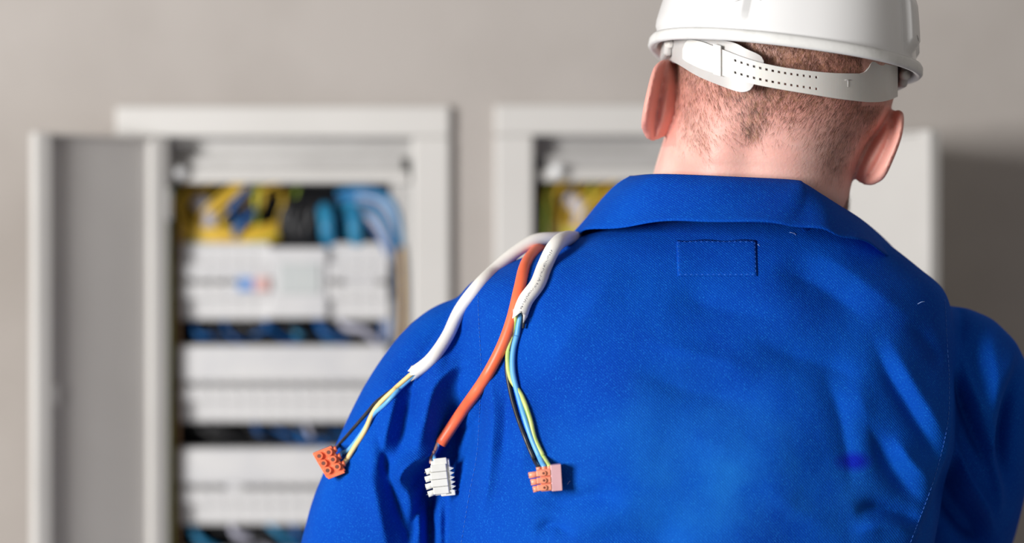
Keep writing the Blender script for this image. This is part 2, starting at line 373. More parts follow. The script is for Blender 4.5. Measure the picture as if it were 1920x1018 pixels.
    for k in range(1):                            # earth lead down the left side
        wire([(322, 345, .02), (316, 420, .002), (319, 600, .0), (317, 760, .002), (321, 980, .0), (318, 1250, .004)], .0018, 'w_green')
        wire([(330, 420, .03), (326, 520, .02), (329, 700, .02), (326, 900, .02), (330, 1200, .02)], .003, 'w_brown')
    for row in range(4):                          # tangles between the rows
        z0 = 623+row*193
        for i in range(15):
            x = 330+R.uniform(-5, 330); m = R.choice(['w_blue', 'w_blue', 'w_black', 'w_black', 'w_black', 'w_teal'] if row != 1 else ['w_black', 'w_black', 'w_black', 'w_blue'])
            if R.random() < .10: m = 'w_lilac'
            wire([(x, z0-40, .05), (x+R.uniform(5, 25), z0+R.uniform(-18, 6), R.uniform(.015, .04)), (x+R.uniform(30, 70), z0+R.uniform(-8, 16), R.uniform(.015, .04)), (x+R.uniform(70, 110), z0+40, .05)], R.uniform(.0028, .0055), m)
    # door: pan with folded lips, swung open
    if doorside < 0:
        h = Vector((wx(308), YW-.018, 0)); fr = Vector((wx(57), 2.80, 0)); fr.x = (57-960)*2.80/F
    else:
        h = Vector((wx(1520), YW-.018, 0)); fr = Vector(((1760-960)*2.74/F, 2.74, 0))
    u = (fr-h); wd = u.length; u.normalize()
    nrm = Vector((-u.y, u.x, 0))
    if nrm.y > 0: nrm = -nrm                      # towards the room
    zt = wz(261) if doorside < 0 else wz(262); zb = iz0+.004
    dr = empty('door', h-root.location); dr.parent = root
    dr.location = h-root.location
    def slab(n, s0, s1, t0, t1, z0, z1, m, par=dr):
        V = []
        for z in (z0, z1):
            for s, t in ((s0, t0), (s1, t0), (s1, t1), (s0, t1)):
                q = u*s+nrm*t; V.append((q.x, q.y, z))
        Fc = [(0,3,2,1),(4,5,6,7),(0,1,5,4),(1,2,6,5),(2,3,7,6),(3,0,4,7)]
        me = bpy.data.meshes.new(n); me.from_pydata(V, [], Fc); me.update(); me.materials.append(M[m])
        o = bpy.data.objects.new(n, me); link(o, par); fixn(o)
        b_ = o.modifiers.new('b', 'BEVEL'); b_.width = .0015; b_.segments = 2
        return o
    pm = 'enamel_shaded' if doorside < 0 else 'enamel'  # left door's inner face has its shade painted in
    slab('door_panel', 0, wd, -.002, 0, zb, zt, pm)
    lw = .022
    slab('door_lip', 0, lw, 0, .014, zb, zt, 'enamel'); slab('door_lip', wd-lw*.9, wd, 0, .014, zb, zt, 'enamel')
    slab('door_lip', lw, wd-lw, 0, .012, zt-.004, zt, pm); slab('door_lip', lw, wd-lw, 0, .012, zb, zb+.004, pm)
    if doorside < 0:
        kz = wz(730); slab('latch', wd-lw*.9-.012, wd-lw*.9, 0, .010, kz-.012, kz+.012, 'enamel')
    for z in (zb+.08, zt-.08): slab('hinge', -.004, .004, .0, .016, z-.02, z+.02, 'steel')
    return root
cabinet(0, 'open wall cabinet of white breaker rows with shaded door swung to the left', -1)
cabinet(1, 'wall cabinet half hidden behind the worker, white door swung to the right', 1)

# ------------------------------------------------------------------ the person
def ring(xl, xr, yb, yf, py, n=2.3, m=72):
    yc = (yb+yf)/2
    A = P(xl, py, yc); B = P(xr, py, yc); cx = (A.x+B.x)/2; a = (B.x-A.x)/2; b = (yf-yb)/2
    out = []
    for k in range(m):
        t = 2*math.pi*k/m; c, s = math.cos(t), math.sin(t)
        out.append((cx+a*math.copysign(abs(c)**(2/n), c), yc+b*math.copysign(abs(s)**(2/n), s), A.z))
    return out
def apply_mesh(o):
    dg = bpy.context.evaluated_depsgraph_get(); e = o.evaluated_get(dg); me = bpy.data.meshes.new_from_object(e)
    old = o.data; o.modifiers.clear(); o.data = me; bpy.data.meshes.remove(old); return o
def remesh(parts, voxel):
    V, Fc = [], []
    for v, f in parts:
        n = len(V); V += [tuple(p) for p in v]; Fc += [tuple(i+n for i in q) for q in f]
    o = mesh('tmp', V, Fc, None); fixn(o)
    m = o.modifiers.new('r', 'REMESH'); m.mode = 'VOXEL'; m.voxel_size = voxel
    return apply_mesh(o)
def get_co(me):
    a = np.empty(len(me.vertices)*3); me.vertices.foreach_get('co', a); return a.reshape(-1, 3)
def set_co(me, a): me.vertices.foreach_set('co', a.ravel()); me.update()
def get_no(me):
    a = np.empty(len(me.vertices)*3); me.vertex_normals.foreach_get('vector', a); return a.reshape(-1, 3)
def smooth(me, it, lam=.5, w=None):
    e = np.empty(len(me.edges)*2, int); me.edges.foreach_get('vertices', e); e = e.reshape(-1, 2)
    co = get_co(me); n = len(co); deg = np.bincount(e.ravel(), minlength=n).astype(float)[:, None]
    for _ in range(it):
        s = np.empty_like(co)
        for k in range(3): s[:, k] = np.bincount(e[:, 0], co[e[:, 1], k], n)+np.bincount(e[:, 1], co[e[:, 0], k], n)
        d = lam*(s/deg-co); co = co+(d if w is None else d*w[:, None])
    set_co(me, co)
def topx(co): return 960+co[:, 0]/co[:, 1]*F, 509-(co[:, 2]-ZC)/co[:, 1]*F
def sstep(x, a, b):
    t = np.clip((x-a)/(b-a), 0, 1); return t*t*(3-2*t)

HEAD = [(-238, 1455, 1495, 2.00, 2.06), (-225, 1405, 1545, 1.97, 2.09), (-180, 1335, 1612, 1.94, 2.11), (-100, 1292, 1650, 1.924, 2.128), (0, 1278, 1668, 1.918, 2.135),
        (100, 1271, 1672, 1.918, 2.14), (170, 1266, 1674, 1.925, 2.145), (225, 1256, 1657, 1.938, 2.15), (275, 1240, 1622, 1.950, 2.15), (330, 1224, 1598, 1.959, 2.145), (372, 1217, 1590, 1.966, 2.11)]
NECK = [(410, 1225, 1590, 1.985, 2.105), (470, 1180, 1610, 2.0, 2.11), (530, 1060, 1670, 1.985, 2.12), (620, 970, 1690, 1.965, 2.14), (760, 960, 1680, 1.95, 2.15), (950, 960, 1660, 1.945, 2.15), (1150, 960, 1630, 1.945, 2.14), (1400, 960, 1610, 1.945, 2.13), (1750, 940, 1620, 1.93, 2.14)]
rows = catmull(HEAD+NECK, 6)
body_parts = [loft_geo([ring(r[1], r[2], r[3], r[4], r[0], 2.25) for r in rows])]
LARM = [(925, 672, 2.05, .052), (884, 694, 2.05, .064), (815, 785, 2.05, .066), (748, 925, 2.05, .066), (716, 1010, 2.055, .066), (700, 1095, 2.09, .063), (770, 1130, 2.22, .055), (890, 1060, 2.36, .048), (985, 960, 2.49, .043)]
RARM = [(1738, 694, 2.06, .052), (1790, 708, 2.06, .060), (1803, 800, 2.075, .062), (1788, 925, 2.11, .060), (1768, 1000, 2.17, .058), (1720, 1010, 2.27, .053), (1610, 960, 2.38, .047), (1500, 900, 2.49, .042)]
def arm(path, k, n=6, sides=28):
    p = catmull(path, n); pts = [P(a, b, c) for a, b, c, _ in p]
    return pts, [max(r*k, .004) for r in p[:, 3]]
def round_ends(pts, rr):
    return pts, rr
for A in (LARM, RARM):
    pts, rr = arm(A, .40); rr[-1] = rr[-2] = .028
    body_parts.append(tube_geo(pts, rr, 16))
    # hand: palm and five curled fingers reaching for the panel
    w0 = pts[-1]; d = (pts[-1]-pts[-4]).normalized(); s = d.cross(Vector((0, 0, 1))).normalized(); upv = s.cross(d)
    body_parts.append(tube_geo([w0-d*.01, w0+d*.03, w0+d*.06, w0+d*.09], [.026, .034, .036, .030], 12, flat=.5, up=upv))
    for i, (o_, l) in enumerate(((-.026, .062), (-.009, .074), (.009, .070), (.025, .055))):
        b0 = w0+d*.075+s*o_
        body_parts.append(tube_geo([b0, b0+d*l*.5, b0+d*l*.8-upv*l*.22, b0+d*l*.95-upv*l*.5], [.0095, .009, .0085, .007], 8))
    sg = 1 if A is LARM else -1
    b0 = w0+d*.03+s*sg*.026
    body_parts.append(tube_geo([b0, b0+d*.02+s*sg*.022-upv*.01, b0+d*.05+s*sg*.030-upv*.016, b0+d*.07+s*sg*.022-upv*.02], [.012, .0105, .0095, .0075], 8))
# face: nose, brow, chin, lips
fc = P(1440, 200, 2.15)
body_parts.append(tube_geo([fc+Vector((0, -.01, .02)), fc+Vector((0, .006, 0)), fc+Vector((0, .020, -.028)), fc+Vector((0, .002, -.036))], [.008, .010, .014, .010], 10))
body_parts.append(tube_geo([fc+Vector((-.05, -.022, .03)), fc+Vector((-.02, -.004, .034)), fc+Vector((.02, -.004, .034)), fc+Vector((.05, -.022, .03))], .010, 8))
body_parts.append(tube_geo([fc+Vector((-.025, -.006, -.058)), fc+Vector((0, .004, -.056)), fc+Vector((.025, -.006, -.058))], .007, 8))
body_parts.append(tube_geo([fc+Vector((-.03, -.02, -.088)), fc+Vector((0, -.004, -.092)), fc+Vector((.03, -.02, -.088))], [.018, .022, .018], 10))
# ears, seen from behind: flaring auricle with rolled helix and lobe
def ear(att, out, sgn):
    n = 26; A = catmull(att, 8); O = catmull(out, 8)
    A = A[np.linspace(0, len(A)-1, n).astype(int)]; O = O[np.linspace(0, len(O)-1, n).astype(int)]
    prof = [(-.30, .004), (-.05, -.001), (.12, -.0060), (.28, -.0078), (.40, -.0050), (.52, .0030), (.62, -.0030), (.74, -.0105), (.88, -.0118), (1.0, -.0060), (1.0, .0), (.92, .0040), (.78, .0030), (.62, .0085), (.40, .0105), (.10, .012), (-.30, .014)]
    rings = []
    for i in range(n):
        t = i/(n-1); r = []
        sc_ = min(1, (math.sin(math.pi*min(max(t*1.0, .0), 1))**.45)) if 0 < t < 1 else .12
        lob = sstep(np.array(t), .70, .86)
        ya = A[i][2]; yo = O[i][2]
        for s, y in prof:
            x = A[i][0]+(O[i][0]-A[i][0])*s*(1 if s <= 0 else 1); z = A[i][1]+(O[i][1]-A[i][1])*s
            yy = y*(1-lob)+(-.006*math.sqrt(max(0, 1-(2*min(max(s, 0), 1)-1)**2)) if y < 0.0005 else .004)*lob
            r.append(P(x, z, ya+(yo-ya)*max(s, 0)+yy*(.35+.65*sc_)))
        rings.append(r)
    for j, tgt in ((0, None), (n-1, None)):
        c = sum(rings[j], Vector())/len(rings[j]); rings[j] = [c+(p-c)*.35 for p in rings[j]]
    return loft_geo(rings)
E_L = ear([(1258, 113, 2.025), (1266, 140, 2.02), (1266, 175, 2.015), (1262, 210, 2.015), (1254, 240, 2.02), (1238, 262, 2.025)],
          [(1246, 109, 2.012), (1226, 126, 2.000), (1213, 170, 1.992), (1204, 215, 1.996), (1203, 245, 2.005), (1216, 267, 2.015)], -1)
E_R = ear([(1668, 213, 2.03), (1655, 228, 2.02), (1645, 252, 2.015), (1626, 285, 2.015), (1606, 318, 2.02), (1604, 338, 2.025)],
          [(1678, 205, 2.018), (1694, 212, 2.003), (1692, 252, 1.995), (1675, 300, 1.998), (1655, 338, 2.005), (1626, 352, 2.015)], 1)
body_parts += [E_L, E_R]
person = remesh(body_parts, .00165); person.name = 'person'; me = person.data; me.name = 'person'
co = get_co(me); px, py = topx(co)
inear = (((px < 1268) & (py > 100) & (py < 275)) | ((px > 1600) & (py > 198) & (py < 360) & (px > 1600+(345-py)*.4))) & (co[:, 1] < 2.06)
wgt = np.where(inear, .16, 1.0)
smooth(me, 14, .5, wgt)
# nape: shallow hollow in the middle, two neck tendons, a faint skin roll
co = get_co(me); px, py = topx(co); back = sstep(-get_no(me)[:, 1], .1, .6)*(py < 420)*(py > 60)
g = lambda x, c, s: np.exp(-((x-c)/s)**2)
dy = .004*g(px, 1405, 30)*g(py, 285, 60)-.003*g(px, 1330, 38)*g(py, 290, 90)-.003*g(px, 1490, 45)*g(py, 290, 90)
dy += .0007*g(py, 312+.03*(px-1400), 8)*g(px, 1380, 90)
co[:, 1] += dy*back; set_co(me, co)
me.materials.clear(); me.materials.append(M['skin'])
me.polygons.foreach_set('use_smooth', [True]*len(me.polygons))
tag(person, 'person seen from behind in blue work jacket, head bowed, short hair', 'person')

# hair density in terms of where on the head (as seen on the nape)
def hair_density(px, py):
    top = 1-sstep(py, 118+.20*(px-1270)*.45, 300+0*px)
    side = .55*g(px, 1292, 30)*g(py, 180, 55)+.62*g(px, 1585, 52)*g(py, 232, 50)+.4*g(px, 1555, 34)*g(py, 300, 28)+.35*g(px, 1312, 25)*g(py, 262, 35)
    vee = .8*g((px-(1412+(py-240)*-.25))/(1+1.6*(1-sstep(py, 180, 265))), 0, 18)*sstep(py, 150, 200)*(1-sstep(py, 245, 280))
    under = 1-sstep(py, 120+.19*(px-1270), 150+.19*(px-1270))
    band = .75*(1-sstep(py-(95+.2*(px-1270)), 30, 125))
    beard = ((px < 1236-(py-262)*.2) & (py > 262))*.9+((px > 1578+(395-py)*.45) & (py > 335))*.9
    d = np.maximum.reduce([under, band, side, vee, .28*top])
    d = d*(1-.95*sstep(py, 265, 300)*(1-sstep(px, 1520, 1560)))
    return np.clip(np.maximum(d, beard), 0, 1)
co = get_co(me); px, py = topx(co)
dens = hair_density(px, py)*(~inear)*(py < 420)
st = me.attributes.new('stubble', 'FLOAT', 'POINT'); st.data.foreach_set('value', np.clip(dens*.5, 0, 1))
fl = np.clip(inear*.5+.42*g(py, 190, 70)*(py < 420)*~inear, 0, 1)
me.attributes.new('flush', 'FLOAT', 'POINT').data.foreach_set('value', fl)
# hair strands
me.calc_loop_triangles(); tri = np.empty(len(me.loop_triangles)*3, int); me.loop_triangles.foreach_get('vertices', tri); tri = tri.reshape(-1, 3)
no = get_no(me)
tc_ = co[tri].mean(1); tpx, tpy = topx(tc_)
ok = (tc_[:, 1] < np.where(tpy > 255, 2.11, 2.075)) & (tpy < 410) & (tpy > 40) & ~(inear[tri].any(1)); tri = tri[ok]
e1 = co[tri[:, 1]]-co[tri[:, 0]]; e2 = co[tri[:, 2]]-co[tri[:, 0]]; ar = np.linalg.norm(np.cross(e1, e2), axis=1)
N = 95000; pick = rng.choice(len(tri), N, p=ar/ar.sum()); uv = rng.random((N, 2)); sw = uv.sum(1) > 1; uv[sw] = 1-uv[sw]
pos = co[tri[pick, 0]]+e1[pick]*uv[:, :1]+e2[pick]*uv[:, 1:]; nn = no[tri[pick]].mean(1); nn /= np.linalg.norm(nn, axis=1)[:, None]
hx, hy = topx(pos); keepm = rng.random(N) < np.where(hy > 150, .72, .9)*hair_density(hx, hy)*~((hx > 1618) & (hy < 196))
pos, nn, hx, hy = pos[keepm], nn[keepm], hx[keepm], hy[keepm]
V, Fc = [], []
for p, n_, x, y in zip(pos, nn, hx, hy):
    p = Vector(p); n_ = Vector(n_)
    tx = np.clip((1412-x)/110, -1, 1)*(.9 if y > 150 else .35)     # hair runs in towards the point of the nape
    d = Vector((tx+random.gauss(0, .32), 0, -1+random.gauss(0, .3))); d = (d-n_*d.dot(n_)).normalized()
    l = random.uniform(.004, .0095)*(1.0 if y > 150 else .8); lift = random.uniform(.25, .6)
    sd = d.cross(n_).normalized()*random.uniform(.00006, .00012)
    a = p-n_*.0004; b = p+d*l*.5+n_*l*lift*.6; c = p+d*l+n_*l*lift*.75
    i = len(V); V += [a-sd, a+sd, b-sd*.8, b+sd*.8, c]; Fc += [(i, i+1, i+3, i+2), (i+2, i+3, i+4)]
hair = mesh('hair', V, Fc, M['hair'], person); tag(hair, 'short brown cropped hair', kind='stuff')

# ---- jacket
TORSO = [(392, 1205, 1588, 1.972, 2.11), (412, 1180, 1602, 1.966, 2.12), (432, 1120, 1625, 1.960, 2.13), (450, 1062, 1652, 1.952, 2.135), (475, 1000, 1685, 1.942, 2.14), (505, 925, 1722, 1.934, 2.15), (545, 868, 1766, 1.924, 2.16), (610, 850, 1782, 1.912, 2.18),
         (700, 840, 1786, 1.900, 2.19), (800, 838, 1782, 1.890, 2.195), (900, 838, 1766, 1.884, 2.195), (1018, 836, 1742, 1.884, 2.19), (1200, 850, 1715, 1.892, 2.18), (1450, 870, 1690, 1.89, 2.18), (1750, 850, 1705, 1.885, 2.185)]
rows = catmull(TORSO, 6)
parts = [loft_geo([ring(r[1], r[2], r[3], r[4], r[0], 2.45, 96) for r in rows])]
for A in (LARM, RARM):
    pts, rr = arm(A, 1.0); pts = [pts[0]+(pts[0]-pts[1])*.5]+pts; rr = [.03]+rr
    parts.append(tube_geo(pts, rr, 32))
jk = remesh(parts, .0022); jm = jk.data
smooth(jm, 26, .5)
co = get_co(jm); no = get_no(jm); px, py = topx(co)
facing = sstep(-no[:, 1], -.05, .45)
def fold(pl, amp, wid, asym=1.0):
    """ridge (amp > 0, towards the camera side) or valley along a polyline, tapering at both ends"""
    pl = catmull([(x, y) for x, y in pl], 8); best = np.full(len(px), 1e9); tt = np.zeros(len(px)); sg = np.zeros(len(px))
    for i in range(len(pl)-1):
        a, b = pl[i], pl[i+1]; d = b-a; L2 = (d**2).sum()
        t = np.clip(((px-a[0])*d[0]+(py-a[1])*d[1])/L2, 0, 1)
        q = np.hypot(px-a[0]-t*d[0], py-a[1]-t*d[1]); m = q < best; best[m] = q[m]; sg[m] = (d[0]*(py-a[1])-d[1]*(px-a[0]))[m]; tt[m] = (i+t[m])/(len(pl)-1)
    if not hasattr(wid, '__len__'): wid = (wid, wid)
    wv = wid[0]+(wid[1]-wid[0])*tt
    wv = np.where(sg < 0, wv*asym, wv)      # asym narrows the flank on the right of a downward path
    end = sstep(tt, -.02, .38)*(1-sstep(tt, .62, 1.02))
    return amp*np.exp(-(best/wv)**1.45)*end
D = np.zeros(len(px))
for f in [
    # left sleeve and armpit
    ([(900, 672), (850, 688), (815, 725), (795, 800), (772, 885)], .013, 34, .45), ([(880, 730), (858, 780), (838, 850), (815, 900)], -.012, 24),
    ([(925, 740), (880, 810), (835, 870), (808, 930), (806, 1010)], -.022, (24, 18)), ([(880, 815), (815, 850), (775, 866), (752, 892), (760, 930)], .012, 16, .35), ([(765, 930), (790, 895), (835, 880)], -.010, 13),
    ([(782, 690), (768, 750), (752, 820), (735, 900)], -.008, 16), ([(752, 690), (738, 760), (715, 850), (700, 930)], .008, 30, .4), ([(700, 760), (722, 870), (748, 960), (785, 1060)], -.009, 12), ([(680, 800), (700, 900), (722, 1000), (735, 1080)], .006, 26, .5),
    ([(812, 880), (785, 950), (760, 1030)], -.008, 9), ([(765, 830), (768, 920), (785, 980), (790, 1060)], .006, 16, .5), ([(804, 900), (805, 1000), (806, 1100)], -.012, 9), ([(818, 900), (826, 1000), (828, 1100)], .006, 12),
    ([(870, 560), (810, 640), (768, 720)], -.004, 14), ([(800, 570), (740, 680), (690, 790)], .004, 26), ([(650, 810), (690, 880), (730, 900)], -.006, 24),
    ([(895, 570), (850, 650), (825, 720)], -.0035, 11), ([(975, 640), (1010, 560), (1050, 480)], -.003, 18), ([(1070, 460), (1020, 540), (995, 660)], .003, 22),
    # along the left seam
    ([(897, 560), (903, 700), (897, 830), (882, 930), (868, 1030)], -.0025, 6), ([(915, 640), (922, 780), (915, 900), (895, 1000)], .005, 14), ([(884, 800), (878, 870), (858, 940)], -.006, 13),
    ([(950, 720), (948, 800), (938, 880)], -.004, 15), ([(975, 700), (985, 800), (975, 900)], .003, 20), ([(1000, 930), (1050, 945), (1120, 930), (1180, 950)], -.004, 22), ([(1000, 1000), (1040, 985), (1080, 1010)], -.004, 12),
    # back
    ([(1180, 480), (1120, 560), (1060, 640), (1020, 720)], .004, 45), ([(1250, 540), (1350, 580), (1500, 600)], -.003, 35), ([(1380, 620), (1480, 665), (1560, 690), (1620, 720)], -.005, 34),
    ([(1180, 690), (1300, 735), (1450, 760)], -.003, 24), ([(1200, 640), (1330, 670), (1440, 700)], .003, 26), ([(1540, 690), (1570, 760), (1590, 850), (1600, 930)], -.003, 20), ([(1600, 690), (1625, 790), (1645, 890)], .003, 30),
    ([(1630, 620), (1665, 700), (1700, 760), (1745, 840), (1765, 880)], -.005, 17), ([(1655, 610), (1700, 700), (1745, 780), (1775, 830)], .005, 24), ([(1610, 760), (1650, 840), (1695, 910), (1755, 960)], -.006, 22), ([(1600, 965), (1640, 952), (1700, 968), (1740, 990)], -.007, 14), ([(1590, 1000), (1660, 985), (1740, 1010)], .004, 18),
    ([(1670, 810), (1710, 870), (1755, 910)], .005, 18), ([(1500, 470), (1580, 500), (1660, 560), (1740, 620)], .004, 34), ([(1450, 500), (1540, 540), (1640, 610)], -.004, 28), ([(1700, 600), (1745, 650), (1765, 700)], -.003, 18),
    ([(1250, 800), (1400, 850), (1560, 850)], .004, 60), ([(1060, 1020), (1200, 1005), (1300, 1040)], -.005, 40), ([(1420, 900), (1500, 960), (1600, 1010)], .002, 30),
    # right armhole and sleeve
    ([(1772, 600), (1778, 690), (1777, 760), (1768, 850), (1740, 930), (1700, 1040), (1690, 1100)], .009, 46, .16),
    ([(1781, 660), (1798, 740), (1824, 810), (1848, 870), (1866, 980)], -.012, (7, 17)), ([(1795, 650), (1822, 740), (1850, 820), (1870, 900), (1872, 990)], .010, (10, 18)),
    ([(1775, 850), (1782, 930), (1820, 985), (1860, 1040)], -.028, (15, 26)), ([(1775, 780), (1805, 880), (1845, 950), (1870, 1020)], .011, 15, .5),
    ([(1796, 550), (1806, 600), (1796, 660)], -.006, 10), ([(1850, 590), (1862, 700), (1850, 800)], .004, 24),
    ([(1915, 610), (1890, 690), (1866, 780), (1852, 850), (1868, 920), (1874, 1010)], .011, 40, .22), ([(1905, 680), (1885, 760), (1876, 850), (1890, 940)], -.014, 16),
]: D += 1.6*fold(*f)
# broad slack of the cloth
for _ in range(26):
    a = rng.uniform(0, math.pi); k = rng.uniform(.012, .03); ph = rng.uniform(0, 6.28)
    D += .00035*np.sin((px*math.cos(a)+py*math.sin(a))*k+ph)
D = np.clip(D, -.030, .02)*facing*sstep(py, 440, 480)
co[:, 1] -= D
co += no*0; set_co(jm, co); smooth(jm, 1, .4)
bvh_jacket = None
jl = lambda y: np.interp(y, [480, 510, 560, 700, 760, 850, 930, 1018, 1200], [925, 910, 897, 903, 900, 895, 880, 866, 845])
jr = lambda y: np.interp(y, [530, 560, 720, 800, 900, 1018, 1200], [1772, 1771, 1779, 1775, 1750, 1706, 1690])
co = get_co(jm); nf = len(jm.polygons)
fv = [list(p.vertices) for p in jm.polygons]
fc_ = np.array([co[v].mean(0) for v in fv]); fx, fy = topx(fc_)
grp = np.zeros(nf, int); low = fy < 1200
grp[(fx < jl(fy)) & low & (fy > 490)] = 1
grp[(fx > jr(fy)) & low & (fy > 540)] = 2
grp[(fc_[:, 1] > 2.215) & (fx < 1250)] = 1; grp[(fc_[:, 1] > 2.215) & (fx >= 1250)] = 2
bvh_j = BVHTree.FromPolygons([tuple(c) for c in co], fv)
def sub(name, g_, parent):
    idx = np.where(grp == g_)[0]; used = np.unique(np.concatenate([fv[i] for i in idx])); mp = -np.ones(len(co), int); mp[used] = np.arange(len(used))
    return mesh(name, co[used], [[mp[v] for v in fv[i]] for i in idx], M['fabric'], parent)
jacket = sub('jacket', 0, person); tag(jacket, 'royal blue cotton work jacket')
sub('sleeve', 1, jacket); sub('sleeve', 2, jacket)
bpy.data.objects.remove(jk)

# ---- collar
ctop = catmull([(1300, 470, 2.175), (1215, 420, 2.15), (1176, 360, 2.09), (1181, 335, 2.03), (1190, 332, 2.01), (1245, 329, 1.965), (1370, 334, 1.944), (1486, 340, 1.951), (1508, 347, 1.954), (1550, 374, 1.976), (1598, 407, 2.022), (1645, 452, 2.085), (1640, 500, 2.15), (1520, 520, 2.18)], 10)
cbot = catmull([(1280, 560, 2.20), (1120, 500, 2.175), (1072, 455, 2.10), (1080, 440, 2.03), (1098, 434, 2.00), (1180, 424, 1.950), (1300, 414, 1.914), (1445, 420, 1.904), (1520, 428, 1.908), (1580, 442, 1.916), (1640, 463, 1.948), (1703, 503, 2.03), (1725, 545, 2.12), (1600, 600, 2.19)], 10)
# insert points so the left corner stays crisp
n = len(ctop); m_ = 12; V, Fc = [], []
for i in range(n):
    A = P(*ctop[i]); B = P(*cbot[i]); d = B-A
    t_ = (P(*ctop[min(i+1, n-1)])-P(*ctop[max(i-1, 0)])); nr = t_.cross(d).normalized()
    if nr.dot(Vector((A.x-P(1400, 0, 2.05).x, A.y-2.06, 0))) < 0: nr = -nr
    for j in range(m_):
        s = j/(m_-1); q = A+d*s+nr*(.006*math.sin(math.pi*min(1, s*1.0))**.7*(1-s)*1.1+.0015*math.sin(i*.45+2*s)*s)
        V.append(q)
    # turned-in fold at the top: inner stand going down inside
for i in range(n-1):
    for j in range(m_-1): a = i*m_+j; Fc.append((a, a+1, a+1+m_, a+m_))
base = len(V)
for i in range(n):                       # inner stand of the collar
    A = P(*ctop[i]); c0 = Vector((P(1400, 0, 2.05).x, 2.05, A.z)); inn = (c0-A).normalized()
    for j in range(5): V.append(A+inn*(.003 if j else .0)*min(j, 2)+Vector((0, 0, .0015 if j == 0 else -.009*j)))
for i in range(n-1):
    for j in range(4): a = base+i*5+j; Fc.append((a, a+5, a+6, a+1))
    Fc.append((i*m_, (i+1)*m_, base+(i+1)*5, base+i*5))
collar = mesh('collar', V, Fc, M['fabric'], jacket); fixn(collar)
so = collar.modifiers.new('s', 'SOLIDIFY'); so.thickness = .0022; so.offset = 0
sd_ = collar.modifiers.new('d', 'SUBSURF'); sd_.levels = 1; sd_.render_levels = 1
bvh_c = BVHTree.FromPolygons(V, Fc)
camp = Vector((0, 0, ZC))
def hit(px, py, bv=None):
    d = (P(px, py, 1.0)-camp).normalized(); best = None
    for b in ([bvh_j, bvh_c] if bv is None else [bv]):
        r = b.ray_cast(camp, d)
        if r[0] is not None and (best is None or r[3] < best[2]): best = (r[0], r[1] if r[1].dot(d) < 0 else -r[1], r[3])
    return best
# ---- stitching
def stitches(pl, L=.0024, gap=.0012, rad=.00022, m='thread', bv=None, par=None, name='stitching'):
    p = catmull(pl, 24); pts = []
    for x, y in p:
        h = hit(x, y, bv)
        if h: pts.append((h[0]+h[1]*.0003, h[1]))
    V, Fc = [], []; acc = 0; on = True; cur = [pts[0]]
    for a, b in zip(pts, pts[1:]):
        seg = (b[0]-a[0]).length
        if seg > .02: cur = [b]; acc = 0; continue
        k = max(1, int(seg/.0006))
        for i in range(1, k+1):
            q = a[0].lerp(b[0], i/k); acc += seg/k; cur.append((q, b[1]))
            if acc >= (L if on else gap):
                if on and len(cur) > 1:
                    v, f = tube_geo([cur[0][0], cur[len(cur)//2][0]+cur[0][1]*.0002, cur[-1][0]], rad, 5); n0 = len(V); V += v; Fc += [tuple(j+n0 for j in q_) for q_ in f]
                on = not on; acc = 0; cur = [(q, b[1])]
    if V: return tag(mesh(name, V, Fc, M[m], par or jacket), None, kind='stuff')
stitches([(905, 520), (897, 560), (903, 700), (900, 760), (895, 850), (880, 930), (866, 1015), (856, 1080)], bv=bvh_j)
stitches([(1771, 562), (1775, 640), (1779, 720), (1775, 800), (1750, 900), (1706, 1018), (1690, 1060)], bv=bvh_j)
stitches([(1110, 428), (1200, 416), (1300, 408), (1440, 413), (1540, 424), (1625, 449), (1690, 492)], bv=bvh_c, par=collar)
# ---- sewn patch under the collar
nx, ny = 26, 12; V, Fc = [], []
for j in range(ny+1):
    for i in range(nx+1):
        x = 1268+150*i/nx+2*j/ny; y = 451+67*j/ny+1.5*math.sin(i*.5)*(j == 0); h = hit(x, y, bvh_j); e = min(i, nx-i, j, ny-j)
        V.append(h[0]+h[1]*(.0002 if e == 0 else .0006+.0001*math.sin(i*.9+j)))
for j in range(ny):
    for i in range(nx): a = j*(nx+1)+i; Fc.append((a, a+1, a+nx+2, a+nx+1))
patch = mesh('sewn_patch', V, Fc, M['fabric'], jacket); tag(patch, 'rectangular blue cloth patch stitched below the collar'); fixn(patch)
bvh_p = BVHTree.FromPolygons(V, Fc)
o = patch.modifiers.new('s', 'SOLIDIFY'); o.thickness = .0004; o.offset = -1
for a, b in (((1271, 454), (1415, 454)), ((1415, 454), (1417, 515)), ((1273, 515), (1417, 515)), ((1271, 454), (1273, 515))):
    stitches([a, ((a[0]+b[0])/2, (a[1]+b[1])/2), b], L=.0016, gap=.0022, rad=.0002, bv=bvh_p, par=jacket, name='patch_stitching')
for x, y, l, ang in ((1720, 570, 14, -.35), (1480, 436, 10, .3), (1488, 437, 8, .9), (1064, 908, 8, -.9), (1420, 458, 7, .8)):   # loose lint threads
    h = hit(x, y)
    if h:
        d = Vector((math.cos(ang), 0, -math.sin(ang)))*l*.00043; q = h[0]+Vector((0, -.0012, 0))
        V, Fc = tube_geo([q, q+d*.5+Vector((0, 0, .0006)), q+d], .00022, 5); tag(mesh('loose_thread', V, Fc, M['thread2'], jacket))

